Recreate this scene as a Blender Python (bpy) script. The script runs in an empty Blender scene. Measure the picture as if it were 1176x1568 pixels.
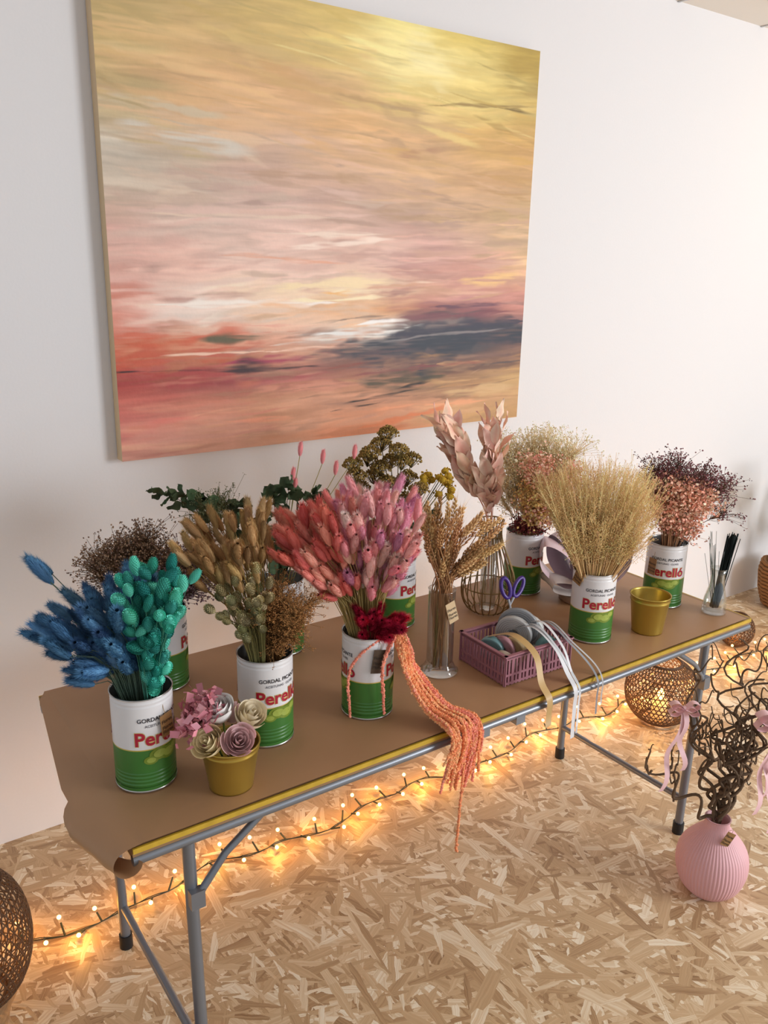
import bpy, math, numpy as np
from mathutils import Matrix, Vector
rng=np.random.default_rng(7)
sc=bpy.context.scene
try:
    sc.view_settings.view_transform='Standard'
    sc.view_settings.look='None'
except Exception: pass
def lin(c):
    c=np.asarray(c,float)/255.0
    return np.where(c<=0.04045,c/12.92,((c+0.055)/1.055)**2.4)
U=np.array([.82,-.572,0]); W=np.array([.572,.82,0]); Z=np.array([0,0,1.0])
A=np.array
# ---------------- materials
def mat(name,col=None,rough=.6,metal=0,attr=False,emis=None,es=0,bump=0,bscale=50,gain=1.0,var=0,spec=None):
    m=bpy.data.materials.new(name); m.use_nodes=True
    nt=m.node_tree; b=nt.nodes['Principled BSDF']
    b.inputs['Roughness'].default_value=rough; b.inputs['Metallic'].default_value=metal
    if spec is not None: b.inputs['Specular IOR Level'].default_value=spec
    src=None
    if attr:
        a=nt.nodes.new('ShaderNodeAttribute'); a.attribute_name='Col'; src=a.outputs['Color']
    if col is not None: b.inputs['Base Color'].default_value=(*col,1)
    if var>0:
        n=nt.nodes.new('ShaderNodeTexNoise'); n.inputs['Scale'].default_value=bscale
        tc=nt.nodes.new('ShaderNodeTexCoord'); nt.links.new(tc.outputs['Object'],n.inputs['Vector'])
        mr=nt.nodes.new('ShaderNodeMapRange'); mr.inputs['To Min'].default_value=gain*(1-var); mr.inputs['To Max'].default_value=gain*(1+var)
        nt.links.new(n.outputs['Fac'],mr.inputs['Value'])
        vm=nt.nodes.new('ShaderNodeVectorMath'); vm.operation='SCALE'
        if src is not None: nt.links.new(src,vm.inputs[0])
        else: vm.inputs[0].default_value=(col if col is not None else (.5,.5,.5))
        nt.links.new(mr.outputs[0],vm.inputs['Scale']); src=vm.outputs[0]
        if gain>1:
            mn=nt.nodes.new('ShaderNodeVectorMath'); mn.operation='MINIMUM'; mn.inputs[1].default_value=(.93,.93,.93); nt.links.new(src,mn.inputs[0]); src=mn.outputs[0]
    if src is not None: nt.links.new(src,b.inputs['Base Color'])
    if emis is not None:
        b.inputs['Emission Color'].default_value=(*emis,1); b.inputs['Emission Strength'].default_value=es
    if bump>0:
        n=nt.nodes.new('ShaderNodeTexNoise'); n.inputs['Scale'].default_value=bscale; n.inputs['Detail'].default_value=4
        tc=nt.nodes.new('ShaderNodeTexCoord'); nt.links.new(tc.outputs['Object'],n.inputs['Vector'])
        bp=nt.nodes.new('ShaderNodeBump'); bp.inputs['Strength'].default_value=bump; bp.inputs['Distance'].default_value=.005
        nt.links.new(n.outputs['Fac'],bp.inputs['Height']); nt.links.new(bp.outputs[0],b.inputs['Normal'])
    return m
def glassmat(name,tint=(1,1,1)):
    m=bpy.data.materials.new(name); m.use_nodes=True; nt=m.node_tree; nt.nodes.clear()
    o=nt.nodes.new('ShaderNodeOutputMaterial'); mx=nt.nodes.new('ShaderNodeMixShader')
    t=nt.nodes.new('ShaderNodeBsdfTransparent'); t.inputs[0].default_value=(*tint,1)
    g=nt.nodes.new('ShaderNodeBsdfGlossy'); g.inputs['Roughness'].default_value=.04
    lw=nt.nodes.new('ShaderNodeLayerWeight'); lw.inputs['Blend'].default_value=.35
    mr=nt.nodes.new('ShaderNodeMapRange'); mr.inputs['To Min'].default_value=.04; mr.inputs['To Max'].default_value=.75
    nt.links.new(lw.outputs['Facing'],mr.inputs['Value']); nt.links.new(mr.outputs[0],mx.inputs[0])
    nt.links.new(t.outputs[0],mx.inputs[1]); nt.links.new(g.outputs[0],mx.inputs[2]); nt.links.new(mx.outputs[0],o.inputs[0])
    return m
M_plant=mat('dried_plant',rough=.9,attr=True,var=.1,bscale=120,gain=1.5,spec=.2)
M_petal=mat('rose_petal',rough=.7,attr=True,var=.03,bscale=60,spec=.3)
M_paint=mat('painted_attr',rough=.45,attr=True,var=.04,bscale=30)
M_tin=mat('tin_print',rough=.32,attr=True,metal=0,var=.03,bscale=20)
M_metalg=mat('grey_tube_metal',lin((128,132,140)),rough=.35,metal=.5,var=.08,bscale=15)
M_gold=mat('gold_metal',lin((190,164,78)),rough=.3,metal=.75,var=.06,bscale=10)
M_goldw=mat('brass_wire',lin((150,125,85)),rough=.35,metal=.8,var=.1,bscale=20)
M_silver=mat('silver_rim',lin((190,190,190)),rough=.25,metal=.9,var=.05,bscale=20)
M_glass=glassmat('clear_glass',(.97,.98,.97))
M_kraft=mat('kraft_paper',lin((172,132,97)),rough=.5,bump=.9,bscale=5,var=.08)
M_yellow=mat('yellow_edge',lin((196,160,50)),rough=.5,var=.3,bscale=30)
M_wood=mat('table_board',lin((150,115,80)),rough=.6,var=.15,bscale=20)
M_dark=mat('dark_plastic',lin((25,25,28)),rough=.5,var=.1)
M_cable=mat('cable_plastic',lin((46,52,40)),rough=.5,var=.1)
M_wicker=mat('wicker',lin((92,62,38)),rough=.7,var=.3,bscale=60)
M_pinkcer=mat('pink_ceramic',lin((222,172,178)),rough=.55,var=.03,bscale=12)
M_crate=mat('mauve_plastic',lin((158,106,118)),rough=.45,var=.05,bscale=20)
M_crate2=mat('mauve_plastic_dark',lin((110,65,75)),rough=.45,var=.05,bscale=20)
M_ribbon=mat('satin_ribbon',rough=.35,attr=True,var=.05,bscale=40)
M_bulb=mat('fairy_bulb',(1,.6,.2),emis=(1,.6,.16),es=7)
M_flame=mat('candle_glow',(1,.5,.15),emis=(1,.45,.1),es=10)
# ---------------- mesh builder
class MB:
    def __init__(s): s.V=[];s.C=[];s.F={};s.n=0
    def add(s,V,F,col=(.5,.5,.5),mat=0,smooth=True):
        V=np.asarray(V,float).reshape(-1,3); F=np.asarray(F,int)
        C=np.asarray(col,float)
        if C.ndim==1: C=np.tile(C,(len(V),1))
        s.V.append(V); s.C.append(C); s.F.setdefault((F.shape[1],mat,smooth),[]).append(F+s.n); s.n+=len(V)
    def build(s,name,mats,parent=None,loc=None):
        me=bpy.data.meshes.new(name); V=np.concatenate(s.V); C=np.concatenate(s.C)
        if loc is not None: V=V-np.asarray(loc,float)
        me.vertices.add(len(V)); me.vertices.foreach_set('co',V.ravel())
        L=[];S=[];Mi=[];Sm=[]
        for (k,m,sm),fs in s.F.items():
            f=np.concatenate(fs); L.append(f.ravel()); S.append(np.full(len(f),k)); Mi.append(np.full(len(f),m)); Sm.append(np.full(len(f),sm))
        L=np.concatenate(L);S=np.concatenate(S);Mi=np.concatenate(Mi);Sm=np.concatenate(Sm)
        me.loops.add(len(L)); me.loops.foreach_set('vertex_index',L.astype(np.int32))
        me.polygons.add(len(S)); st=np.concatenate([[0],np.cumsum(S)[:-1]])
        me.polygons.foreach_set('loop_start',st.astype(np.int32))
        me.polygons.foreach_set('loop_total',S.astype(np.int32))
        me.polygons.foreach_set('material_index',Mi.astype(np.int32))
        me.polygons.foreach_set('use_smooth',Sm.astype(bool))
        a=me.color_attributes.new('Col','FLOAT_COLOR','POINT')
        a.data.foreach_set('color',np.concatenate([C,np.ones((len(C),1))],1).ravel())
        for m in mats: me.materials.append(m)
        me.update(calc_edges=True); me.validate()
        o=bpy.data.objects.new(name,me); sc.collection.objects.link(o)
        if loc is not None: o.location=loc
        if parent is not None:
            o.parent=parent
            pl=A(parent.location)
            o.location=(A(o.location)-pl) if loc is not None else -pl
        return o
def empty(name,loc):
    e=bpy.data.objects.new(name,None); e.empty_display_size=.1; e.location=loc; sc.collection.objects.link(e); return e
def frame(d,roll=0.0):
    d=d/np.linalg.norm(d); r=A([1.,0,0]) if abs(d[0])<.8 else A([0,1.,0])
    x=np.cross(r,d); x/=np.linalg.norm(x); y=np.cross(d,x)
    c,s=math.cos(roll),math.sin(roll)
    return np.stack([c*x+s*y,-s*x+c*y,d],1)
def ring_faces(k,n,closed=True):
    i=np.arange(k-1)[:,None]*n; j=np.arange(n if closed else n-1)[None,:]; j2=(j+1)%n
    return np.stack([i+j,i+j2,i+n+j2,i+n+j],-1).reshape(-1,4)
def tube(mb,P,R,n=6,col=(.5,.5,.5),mat=0,smooth=True):
    P=np.asarray(P,float); k=len(P); R=np.broadcast_to(np.asarray(R,float),(k,))
    T=np.gradient(P,axis=0); T/=np.linalg.norm(T,axis=1,keepdims=True)+1e-12
    f=frame(T[0]); x=f[:,0]; a=np.arange(n)*2*math.pi/n; V=[]
    for i in range(k):
        x=x-T[i]*np.dot(x,T[i]); x/=np.linalg.norm(x)+1e-12; y=np.cross(T[i],x)
        V.append(P[i]+R[i]*(np.cos(a)[:,None]*x+np.sin(a)[:,None]*y))
    C=np.asarray(col,float)
    if C.ndim==2: C=np.repeat(C,n,0)
    mb.add(np.concatenate(V),ring_faces(k,n),C,mat,smooth)
    if n>=5: 
        mb.add(V[0],np.arange(n)[None,::-1],C if C.ndim==1 else C[:n],mat,False); mb.add(V[-1],np.arange(n)[None,:],C if C.ndim==1 else C[-n:],mat,False)
def bez(pts,k=12):
    P=np.asarray(pts,float); P=np.concatenate([[2*P[0]-P[1]],P,[2*P[-1]-P[-2]]]); out=[]
    for i in range(1,len(P)-2):
        t=np.linspace(0,1,k,endpoint=False)[:,None]
        p0,p1,p2,p3=P[i-1],P[i],P[i+1],P[i+2]
        out.append(.5*((2*p1)+(-p0+p2)*t+(2*p0-5*p1+4*p2-p3)*t**2+(-p0+3*p1-3*p2+p3)*t**3))
    out.append(P[-2][None]); return np.concatenate(out)
def sticks(mb,P,Q,r,col,mat=0):
    P=np.asarray(P,float);Q=np.asarray(Q,float); n=len(P)
    d=Q-P; d/=np.linalg.norm(d,axis=1,keepdims=True)+1e-9
    ref=np.where(np.abs(d[:,:1])<.8,A([[1.,0,0]]),A([[0,1.,0]]))
    x=np.cross(d,ref); x/=np.linalg.norm(x,axis=1,keepdims=True)+1e-9; y=np.cross(d,x)
    V=[]
    for B in (P,Q):
        for k in range(3):
            a=k*2.0944; V.append(B+r*(math.cos(a)*x+math.sin(a)*y))
    V=np.stack(V,1)
    f=A([[0,1,4,3],[1,2,5,4],[2,0,3,5]]); F=(np.arange(n)[:,None,None]*6+f).reshape(-1,4)
    C=np.asarray(col,float)
    if C.ndim==2: C=np.repeat(C,6,0)
    mb.add(V.reshape(-1,3),F,C,mat)
OCTV=A([[1,0,0],[-1,0,0],[0,1,0],[0,-1,0],[0,0,1],[0,0,-1.]]); OCTF=A([[0,2,4],[2,1,4],[1,3,4],[3,0,4],[2,0,5],[1,2,5],[3,1,5],[0,3,5]])
def blobs(mb,P,r,col,mat=0,smooth=False,jit=.5):
    P=np.asarray(P,float); n=len(P); r=np.broadcast_to(np.asarray(r,float),(n,))
    q=rng.normal(size=(n,3,3)); q,_=np.linalg.qr(q)
    s=1+jit*(rng.random((n,6,1))-.5)
    V=P[:,None]+np.einsum('nij,kj->nki',q,OCTV)*s*r[:,None,None]
    F=(np.arange(n)[:,None,None]*6+OCTF).reshape(-1,3)
    C=np.asarray(col,float)
    if C.ndim==2: C=np.repeat(C,6,0)
    mb.add(V.reshape(-1,3),F,C,mat,smooth)
def flakes(mb,P,s,col,mat=0):
    P=np.asarray(P,float); n=len(P); q=rng.normal(size=(n,3,3)); q,_=np.linalg.qr(q)
    T=A([[-1,-.6,0],[1,-.6,0],[.8,.7,.3],[-.8,.7,.3]])
    V=P[:,None]+np.einsum('nij,kj->nki',q,T)*(s*(.6+.8*rng.random((n,1,1))))
    F=(np.arange(n)[:,None,None]*4+A([[0,1,2,3]])).reshape(-1,4)
    C=np.asarray(col,float)
    if C.ndim==2: C=np.repeat(C,4,0)
    mb.add(V.reshape(-1,3),F,C,mat,False)
def jcol(c,n,v=.15): 
    c=np.asarray(c,float); return np.clip(c*(1+v*rng.normal(size=(n,1))+.04*rng.normal(size=(n,3))),0,1)
def revolve(mb,prof,n,c,col,mat=0,smooth=True,rib=None):
    prof=np.asarray(prof,float); a=np.arange(n)*2*math.pi/n
    m=np.ones(n) if rib is None else rib(a)
    V=np.stack([prof[:,:1]*m*np.cos(a)+c[0],prof[:,:1]*m*np.sin(a)+c[1],np.repeat(prof[:,1:],n,1)+c[2]],-1).reshape(-1,3)
    C=np.asarray(col,float)
    if C.ndim==2: C=np.repeat(C,n,0)
    mb.add(V,ring_faces(len(prof),n),C,mat,smooth)
def box(mb,c,s,col=(.5,.5,.5),mat=0,R=None):
    V=A([[x,y,z] for z in(-1,1) for y in(-1,1) for x in(-1,1)])*np.asarray(s)/2
    if R is not None: V=V@np.asarray(R).T
    mb.add(V+np.asarray(c),A([[0,2,3,1],[4,5,7,6],[0,1,5,4],[2,6,7,3],[0,4,6,2],[1,3,7,5]]),col,mat,False)
def rotz(a): return A([[math.cos(a),-math.sin(a),0],[math.sin(a),math.cos(a),0],[0,0,1]])
def ico(mb,c,r,col,mat=0,sc3=(1,1,1),n=10,k=7):
    t=np.linspace(0,math.pi,k); prof=np.stack([np.sin(t)*sc3[0]*r+1e-5,-np.cos(t)*sc3[2]*r],1); revolve(mb,prof,n,c,col,mat)
# ---------------- templates (axis +Z, base at origin)
class Tmpl:
    def __init__(s): s.p=[]
    def add(s,V,F,sh): s.p.append((np.asarray(V,float),np.asarray(F,int),np.broadcast_to(np.asarray(sh,float),(len(V),)).copy()))
    def put(s,mb,pos,d,scale,col,mat=0,roll=None):
        Mx=frame(np.asarray(d,float),rng.random()*6.28 if roll is None else roll)
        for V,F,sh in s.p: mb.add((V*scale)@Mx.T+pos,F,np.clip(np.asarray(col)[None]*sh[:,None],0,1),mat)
def t_tail(L=.052,r=.0085,nh=420,hair=.010,out=.45,w=.0005):
    T=Tmpl(); t=np.linspace(0,1,8); pf=lambda t:r*np.sin(np.pi*(t*.86+.08))**.6
    rr=pf(t); n=8; a=np.arange(n)*2*math.pi/n
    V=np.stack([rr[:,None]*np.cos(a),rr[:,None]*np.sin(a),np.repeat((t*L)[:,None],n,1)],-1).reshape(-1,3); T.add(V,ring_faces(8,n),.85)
    tt=rng.random(nh); ph=rng.random(nh)*6.283; R=pf(tt)
    rad=np.stack([np.cos(ph),np.sin(ph),0*ph],1); B=rad*R[:,None]*.95+np.stack([0*tt,0*tt,tt*L],1)
    tip=B+rad*(hair*out*(.5+.9*rng.random((nh,1))))+A([0,0,1])*hair*(.5+.7*rng.random((nh,1)))
    tan=np.cross(rad,A([0,0,1]))*w
    V=np.stack([B-tan,B+tan,tip],1).reshape(-1,3); F=np.arange(nh*3).reshape(-1,3)
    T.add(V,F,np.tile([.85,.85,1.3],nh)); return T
def t_pod(L=.034,r=.013,ns=90,s=.0021):
    T=Tmpl(); t=np.linspace(0,1,9); pf=lambda t:r*np.sin(np.pi*(t*.92+.04))**.6
    rr=pf(t); n=9; a=np.arange(n)*2*math.pi/n
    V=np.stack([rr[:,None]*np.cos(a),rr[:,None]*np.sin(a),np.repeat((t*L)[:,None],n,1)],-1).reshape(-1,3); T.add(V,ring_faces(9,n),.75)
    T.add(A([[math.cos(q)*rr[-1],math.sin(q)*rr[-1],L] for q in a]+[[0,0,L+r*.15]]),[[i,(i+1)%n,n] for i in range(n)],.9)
    Vs=[];Fs=[];S=[];k=0
    for i in range(ns):
        tt=(i+.5)/ns; ph=i*2.39996; R=pf(tt)
        rad=A([math.cos(ph),math.sin(ph),0]); tg=A([-math.sin(ph),math.cos(ph),0]); b=rad*R+A([0,0,tt*L])
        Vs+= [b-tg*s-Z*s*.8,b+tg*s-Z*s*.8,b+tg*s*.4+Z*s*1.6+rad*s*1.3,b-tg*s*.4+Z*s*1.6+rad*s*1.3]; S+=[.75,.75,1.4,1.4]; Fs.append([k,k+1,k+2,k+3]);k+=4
    T.add(Vs,Fs,S); return T
def t_wheat(L=.085):
    T=Tmpl(); V=[];F=[];S=[];k=0
    for i in range(26):
        t=i/26; ph=(i%4)*1.57+.3*(i//4%2); r=.0075*math.sin(math.pi*(t*.8+.15))
        rad=A([math.cos(ph),math.sin(ph),0]); c=rad*r+A([0,0,t*L]); ax=rad*.45+Z; ax/=np.linalg.norm(ax)
        Mx=frame(ax); o=(OCTV*A([.0033,.0033,.0085]))@Mx.T+c; V.append(o); F.append(OCTF+k); S+= [.9,.9,.9,.9,1.25,.7]; k+=6
    T.add(np.concatenate(V),np.concatenate(F),S)
    nh=40; tt=rng.random(nh); ph=rng.random(nh)*6.28; rad=np.stack([np.cos(ph),np.sin(ph),0*ph],1); B=rad*.006+np.stack([0*tt,0*tt,tt*L],1)
    tip=B+rad*.006+Z*(.02+.02*rng.random((nh,1))); tan=np.cross(rad,Z)*.0004
    T.add(np.stack([B-tan,B+tan,tip],1).reshape(-1,3),np.arange(nh*3).reshape(-1,3),1.1); return T
def t_leaf(L=.1,Wd=.032,curl=.3,cup=.25,pw=.8):
    T=Tmpl(); k=9; t=np.linspace(0,1,k); w=Wd*np.clip(np.sin(np.pi*t**pw),0,1)**.9+.0006
    V=[]
    for i in range(k):
        for j in (-1,-.5,0,.5,1):
            V.append([j*w[i]/2,-curl*L*t[i]**2+cup*abs(j)*w[i]/2+.004*math.sin(9*t[i]+2*j),t[i]*L])
    S=np.tile([1.05,.97,.85,.97,1.05],k); T.add(V,ring_faces(k,5,False),S); return T
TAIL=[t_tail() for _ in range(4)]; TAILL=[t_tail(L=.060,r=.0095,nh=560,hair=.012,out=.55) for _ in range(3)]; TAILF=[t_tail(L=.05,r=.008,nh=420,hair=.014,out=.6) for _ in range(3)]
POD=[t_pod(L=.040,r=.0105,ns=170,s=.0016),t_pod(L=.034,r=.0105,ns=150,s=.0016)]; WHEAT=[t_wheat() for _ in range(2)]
LEAFP=[t_leaf(.11,.050,.12,.3),t_leaf(.12,.044,-.1,.35),t_leaf(.1,.054,.2,.2)]
LEAFE=[t_leaf(.04,.034,.15,.1,1),t_leaf(.05,.03,-.1,.15,1)]
def fdir(th,ph): 
    return U*math.sin(th)*math.cos(ph)+W*math.sin(ph)+Z*math.cos(th)*math.cos(ph)
def fan(mb,O,th,Lr,n,T,col,stem,dep=(-.35,.3),hs=1.0,v=.13,jit=.15,sr=.0011,r0=.03,bend=.25,bot=.15):
    col=np.atleast_2d(np.asarray(col,float))
    for i in range(n):
        a=math.radians(rng.uniform(*th)); ph=rng.uniform(*dep); d=fdir(a,ph); L=rng.uniform(*Lr)
        off=U*math.sin(a)*r0+W*math.sin(ph)*r0
        s=np.asarray(O)+off*.6-Z*bot*(.6+.4*rng.random()); tip=np.asarray(O)+off+d*L
        mid=np.asarray(O)+off*.8+d*L*.45+Z*L*bend*.25
        tube(mb,bez([s,mid,tip],3),sr,3,stem)
        hd=(tip-mid); hd/=np.linalg.norm(hd); hd=hd+rng.normal(size=3)*jit
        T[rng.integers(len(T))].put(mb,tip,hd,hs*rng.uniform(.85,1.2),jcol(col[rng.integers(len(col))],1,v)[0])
def spray(mb,base,d,L,spread,n,fr,col,stem,kind='b',m=3):
    d=np.asarray(d)/np.linalg.norm(d); col=np.atleast_2d(np.asarray(col,float))
    t=rng.uniform(.35,1,(n,1)); q=rng.normal(size=(n,3)); q-= (q@d)[:,None]*d
    p=base+d*L*t+q*spread*.45*(.4+.6*t); an=base+d*L*t*.7+q*spread*.12
    sticks(mb,an,p,.0005,stem); tube(mb,[base,base+d*L*.5,base+d*L*.9],[.0013,.001,.0005],3,stem)
    bt=base+d*L*t*.45; sticks(mb,bt,an,.0006,stem)
    pp=np.repeat(p,m,0)+rng.normal(size=(n*m,3))*fr*1.3
    cc=col[rng.integers(len(col),size=n*m)]*(1+.2*rng.normal(size=(n*m,1)))
    cc=np.clip(cc,0.002,1)
    if kind=='b': blobs(mb,pp,fr*(.5+.7*rng.random(n*m)),cc)
    else: flakes(mb,pp,fr,cc)
def sprayfan(mb,O,th,Lr,n,L2,spread,nn,fr,col,stem,kind='b',dep=(-.3,.3),m=3,r0=.03):
    for i in range(n):
        a=math.radians(rng.uniform(*th)); ph=rng.uniform(*dep); d=fdir(a,ph); L=rng.uniform(*Lr)
        s=np.asarray(O)-Z*.12+U*rng.uniform(-.01,.01); k=np.asarray(O)+U*math.sin(a)*r0+d*max(L-L2,.0)
        tube(mb,[s,(s+k)/2,k],.0013,3,stem)
        spray(mb,k,d+rng.normal(size=3)*.1,L2,spread,nn,fr,col,stem,kind,m)
def leafstem(mb,pts,T,n,ls,col,stem,droop=.5,t0=.25,sr=.0016,v=.12,so=.9,up=(.5,1.1)):
    P=bez(pts,8); tube(mb,P,np.linspace(sr,sr*.4,len(P)),4,stem)
    for i in range(n):
        t=t0+(1-t0)*(i+.5)/n; k=min(int(t*(len(P)-1)),len(P)-2); tg=P[k+1]-P[k]; tg/=np.linalg.norm(tg)
        fr=frame(tg); a=i*2.4+rng.uniform(-.4,.4); side=fr[:,0]*math.cos(a)+fr[:,1]*math.sin(a)
        T[rng.integers(len(T))].put(mb,P[k],side*so+tg*rng.uniform(*up)-Z*droop*rng.random(),ls*rng.uniform(.75,1.15),jcol(col,1,v)[0])
    T[0].put(mb,P[-1],P[-1]-P[-3],ls*.8,jcol(col,1,v)[0])
# ---------------- camera
CAM=A([0,-2.55,1.8])
cd=bpy.data.cameras.new('camera'); co=bpy.data.objects.new('camera',cd); sc.collection.objects.link(co); sc.camera=co
R=np.array([[.8190,.1460,-.5549],[-.5734,.2420,-.7827],[.02007,.9592,.2819]])
q,_=np.linalg.qr(R); q=q*np.sign(np.sum(q*R,0))
Mx=Matrix([[*q[0],CAM[0]],[*q[1],CAM[1]],[*q[2],CAM[2]],[0,0,0,1]]); co.matrix_world=Mx
cd.sensor_fit='VERTICAL'; cd.sensor_height=36; cd.lens=1292/1568*36; cd.clip_start=.02
# ---------------- room
def plane(name,c,s,m):
    mb=MB(); box(mb,(0,0,0),s); o=mb.build(name,[m]); o.location=c; return o
M_wall=mat('white_wall_paint',lin((226,225,228)),rough=.85,bump=.06,bscale=120,var=.01)
M_ceil=mat('ceiling_tile_paint',lin((235,230,222)),rough=.9,bump=.1,bscale=200,var=.02)
def osb():
    m=bpy.data.materials.new('osb_board'); m.use_nodes=True; nt=m.node_tree; b=nt.nodes['Principled BSDF']; L=nt.links.new
    N=lambda t:nt.nodes.new(t)
    tc=N('ShaderNodeTexCoord'); wn=N('ShaderNodeTexNoise'); wn.inputs['Scale'].default_value=30; wn.inputs['Detail'].default_value=3; L(tc.outputs['Object'],wn.inputs['Vector'])
    vs=N('ShaderNodeVectorMath'); vs.operation='SCALE'; vs.inputs['Scale'].default_value=.009; L(wn.outputs['Color'],vs.inputs[0])
    va=N('ShaderNodeVectorMath'); va.operation='ADD'; L(tc.outputs['Object'],va.inputs[0]); L(vs.outputs[0],va.inputs[1])
    best=tone=None
    for k in range(8):
        mp0=N('ShaderNodeMapping'); mp0.inputs['Rotation'].default_value=(0,0,math.radians([5,37,68,95,122,152,18,80][k])); mp0.inputs['Location'].default_value=(k*3.7,k*1.9,0); L(va.outputs[0],mp0.inputs[0])
        mp=N('ShaderNodeMapping'); mp.inputs['Scale'].default_value=((7,9,8.5,6,11,8,15,20)[k],(34,48,28,42,60,33,80,100)[k],1); L(mp0.outputs[0],mp.inputs[0])
        vo=N('ShaderNodeTexVoronoi'); vo.voronoi_dimensions='2D'; vo.distance='CHEBYCHEV'; vo.inputs['Scale'].default_value=1; vo.inputs['Randomness'].default_value=.85; L(mp.outputs[0],vo.inputs['Vector'])
        mg=N('ShaderNodeMapping'); mg.inputs['Scale'].default_value=(.6,6,1); L(mp.outputs[0],mg.inputs[0])
        gr=N('ShaderNodeTexNoise'); gr.inputs['Scale'].default_value=1.0; gr.inputs['Detail'].default_value=3; L(mg.outputs[0],gr.inputs['Vector'])
        sp=N('ShaderNodeSeparateColor'); L(vo.outputs['Color'],sp.inputs[0])
        ad=N('ShaderNodeMath'); ad.operation='MULTIPLY_ADD'; ad.inputs[1].default_value=.7; L(gr.outputs['Fac'],ad.inputs[0])
        a2=N('ShaderNodeMath'); a2.operation='MULTIPLY_ADD'; a2.inputs[1].default_value=.85; a2.inputs[2].default_value=-.22; L(sp.outputs[1],a2.inputs[0]); L(a2.outputs[0],ad.inputs[2])
        if best is None: best=sp.outputs[0]; tone=ad.outputs[0]
        else:
            g=N('ShaderNodeMath'); g.operation='GREATER_THAN'; L(sp.outputs[0],g.inputs[0]); L(best,g.inputs[1])
            mx=N('ShaderNodeMix'); L(g.outputs[0],mx.inputs[0]); L(tone,mx.inputs[2]); L(ad.outputs[0],mx.inputs[3]); tone=mx.outputs[0]
            mm=N('ShaderNodeMath'); mm.operation='MAXIMUM'; L(best,mm.inputs[0]); L(sp.outputs[0],mm.inputs[1]); best=mm.outputs[0]
    cr=N('ShaderNodeValToRGB'); e=cr.color_ramp.elements; e[0].position=0; e[0].color=(*lin((132,98,68)),1); e[1].position=1; e[1].color=(*lin((244,231,208)),1)
    for p,c in ((.1,(164,130,94)),(.3,(190,157,119)),(.6,(206,175,137)),(.8,(222,197,163))):
        x=e.new(p); x.color=(*lin(c),1)
    L(tone,cr.inputs[0]); L(cr.outputs[0],b.inputs['Base Color']); b.inputs['Roughness'].default_value=.42
    hh=N('ShaderNodeMath'); hh.operation='ADD'; L(tone,hh.inputs[0]); h2=N('ShaderNodeMath'); h2.operation='MULTIPLY'; h2.inputs[1].default_value=3; L(best,h2.inputs[0]); L(h2.outputs[0],hh.inputs[1])
    bp=N('ShaderNodeBump'); bp.inputs['Strength'].default_value=.35; bp.inputs['Distance'].default_value=.002; L(hh.outputs[0],bp.inputs['Height']); L(bp.outputs[0],b.inputs['Normal'])
    return m
plane('wall_back',(2,.05,1.435),(9,.1,2.87),M_wall)
plane('floor',(2,-2.2,-.05),(9,4.6,.1),osb())
ce=MB(); box(ce,(2,-2.2,2.92),(9,4.6,.1),mat=0)
for i in range(-4,12):
    box(ce,(i*.6+.25,-2.2,2.868),(.012,4.6,.006),(.4,.4,.4),1)
for j in range(7): box(ce,(2,-.62*j-.25,2.868),(9,.012,.006),(.4,.4,.4),1)
ce.build('ceiling',[M_ceil,M_silver])
# ---------------- painting
TABS={}
def vnoise(x,y,seed):
    if seed not in TABS: TABS[seed]=np.random.default_rng(seed).random((64,64))
    r=TABS[seed]; xi=np.floor(x).astype(int); yi=np.floor(y).astype(int); fx=x-xi; fy=y-yi
    fx=fx*fx*(3-2*fx); fy=fy*fy*(3-2*fy); g=lambda a,b:r[a%64,b%64]
    return (g(xi,yi)*(1-fx)+g(xi+1,yi)*fx)*(1-fy)+(g(xi,yi+1)*(1-fx)+g(xi+1,yi+1)*fx)*fy
def fbm(x,y,s,o=4): 
    t=0;a=.5
    for i in range(o): t=t+a*(vnoise(x*2**i,y*2**i,s+i)-.5); a*=.55
    return t
CG=[[(190,168,104),(196,170,98),(205,176,96),(215,186,94),(240,222,130),(215,190,84),(180,150,48)],
[(193,166,102),(208,172,106),(213,180,102),(228,198,108),(250,234,156),(234,210,116),(183,152,52)],
[(202,170,106),(226,178,118),(218,170,118),(214,172,112),(224,196,106),(216,188,96),(195,158,70)],
[(198,172,120),(218,172,118),(224,176,124),(222,170,104),(202,158,108),(218,170,86),(200,153,78)],
[(204,192,174),(210,186,160),(206,168,142),(212,168,130),(214,168,114),(212,164,112),(205,158,98)],
[(202,176,152),(206,174,156),(200,162,148),(196,156,136),(198,160,134),(206,164,122),(200,163,114)],
[(212,162,148),(220,188,172),(230,190,174),(226,182,162),(204,156,142),(206,164,138),(205,168,128)],
[(230,176,160),(236,184,166),(240,200,182),(226,182,166),(202,148,138),(208,150,132),(228,180,128)],
[(224,164,148),(240,200,182),(246,212,180),(244,214,176),(220,162,134),(212,146,132),(202,134,118)],
[(232,140,116),(250,226,212),(244,210,182),(238,172,108),(166,98,88),(144,82,88),(176,108,94)],
[(206,82,42),(214,128,82),(228,160,128),(218,206,194),(104,94,94),(60,62,74),(96,80,82)],
[(200,70,34),(186,104,60),(208,148,114),(132,106,98),(62,68,80),(48,56,72),(104,74,74)],
[(176,56,46),(160,54,54),(168,60,70),(154,90,70),(124,82,72),(116,82,72),(160,114,80)],
[(202,98,80),(208,124,94),(214,148,112),(202,138,100),(120,94,72),(180,132,84),(204,160,98)],
[(212,112,102),(225,152,122),(230,162,122),(220,150,110),(220,152,108),(214,160,108),(200,156,98)],
[(204,142,122),(215,152,126),(210,152,120),(226,130,76),(220,140,88),(194,146,84),(184,136,72)]]
rows=[0,.08,.17,.25,.33,.42,.5,.57,.63,.68,.735,.78,.83,.88,.94,1]
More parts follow.
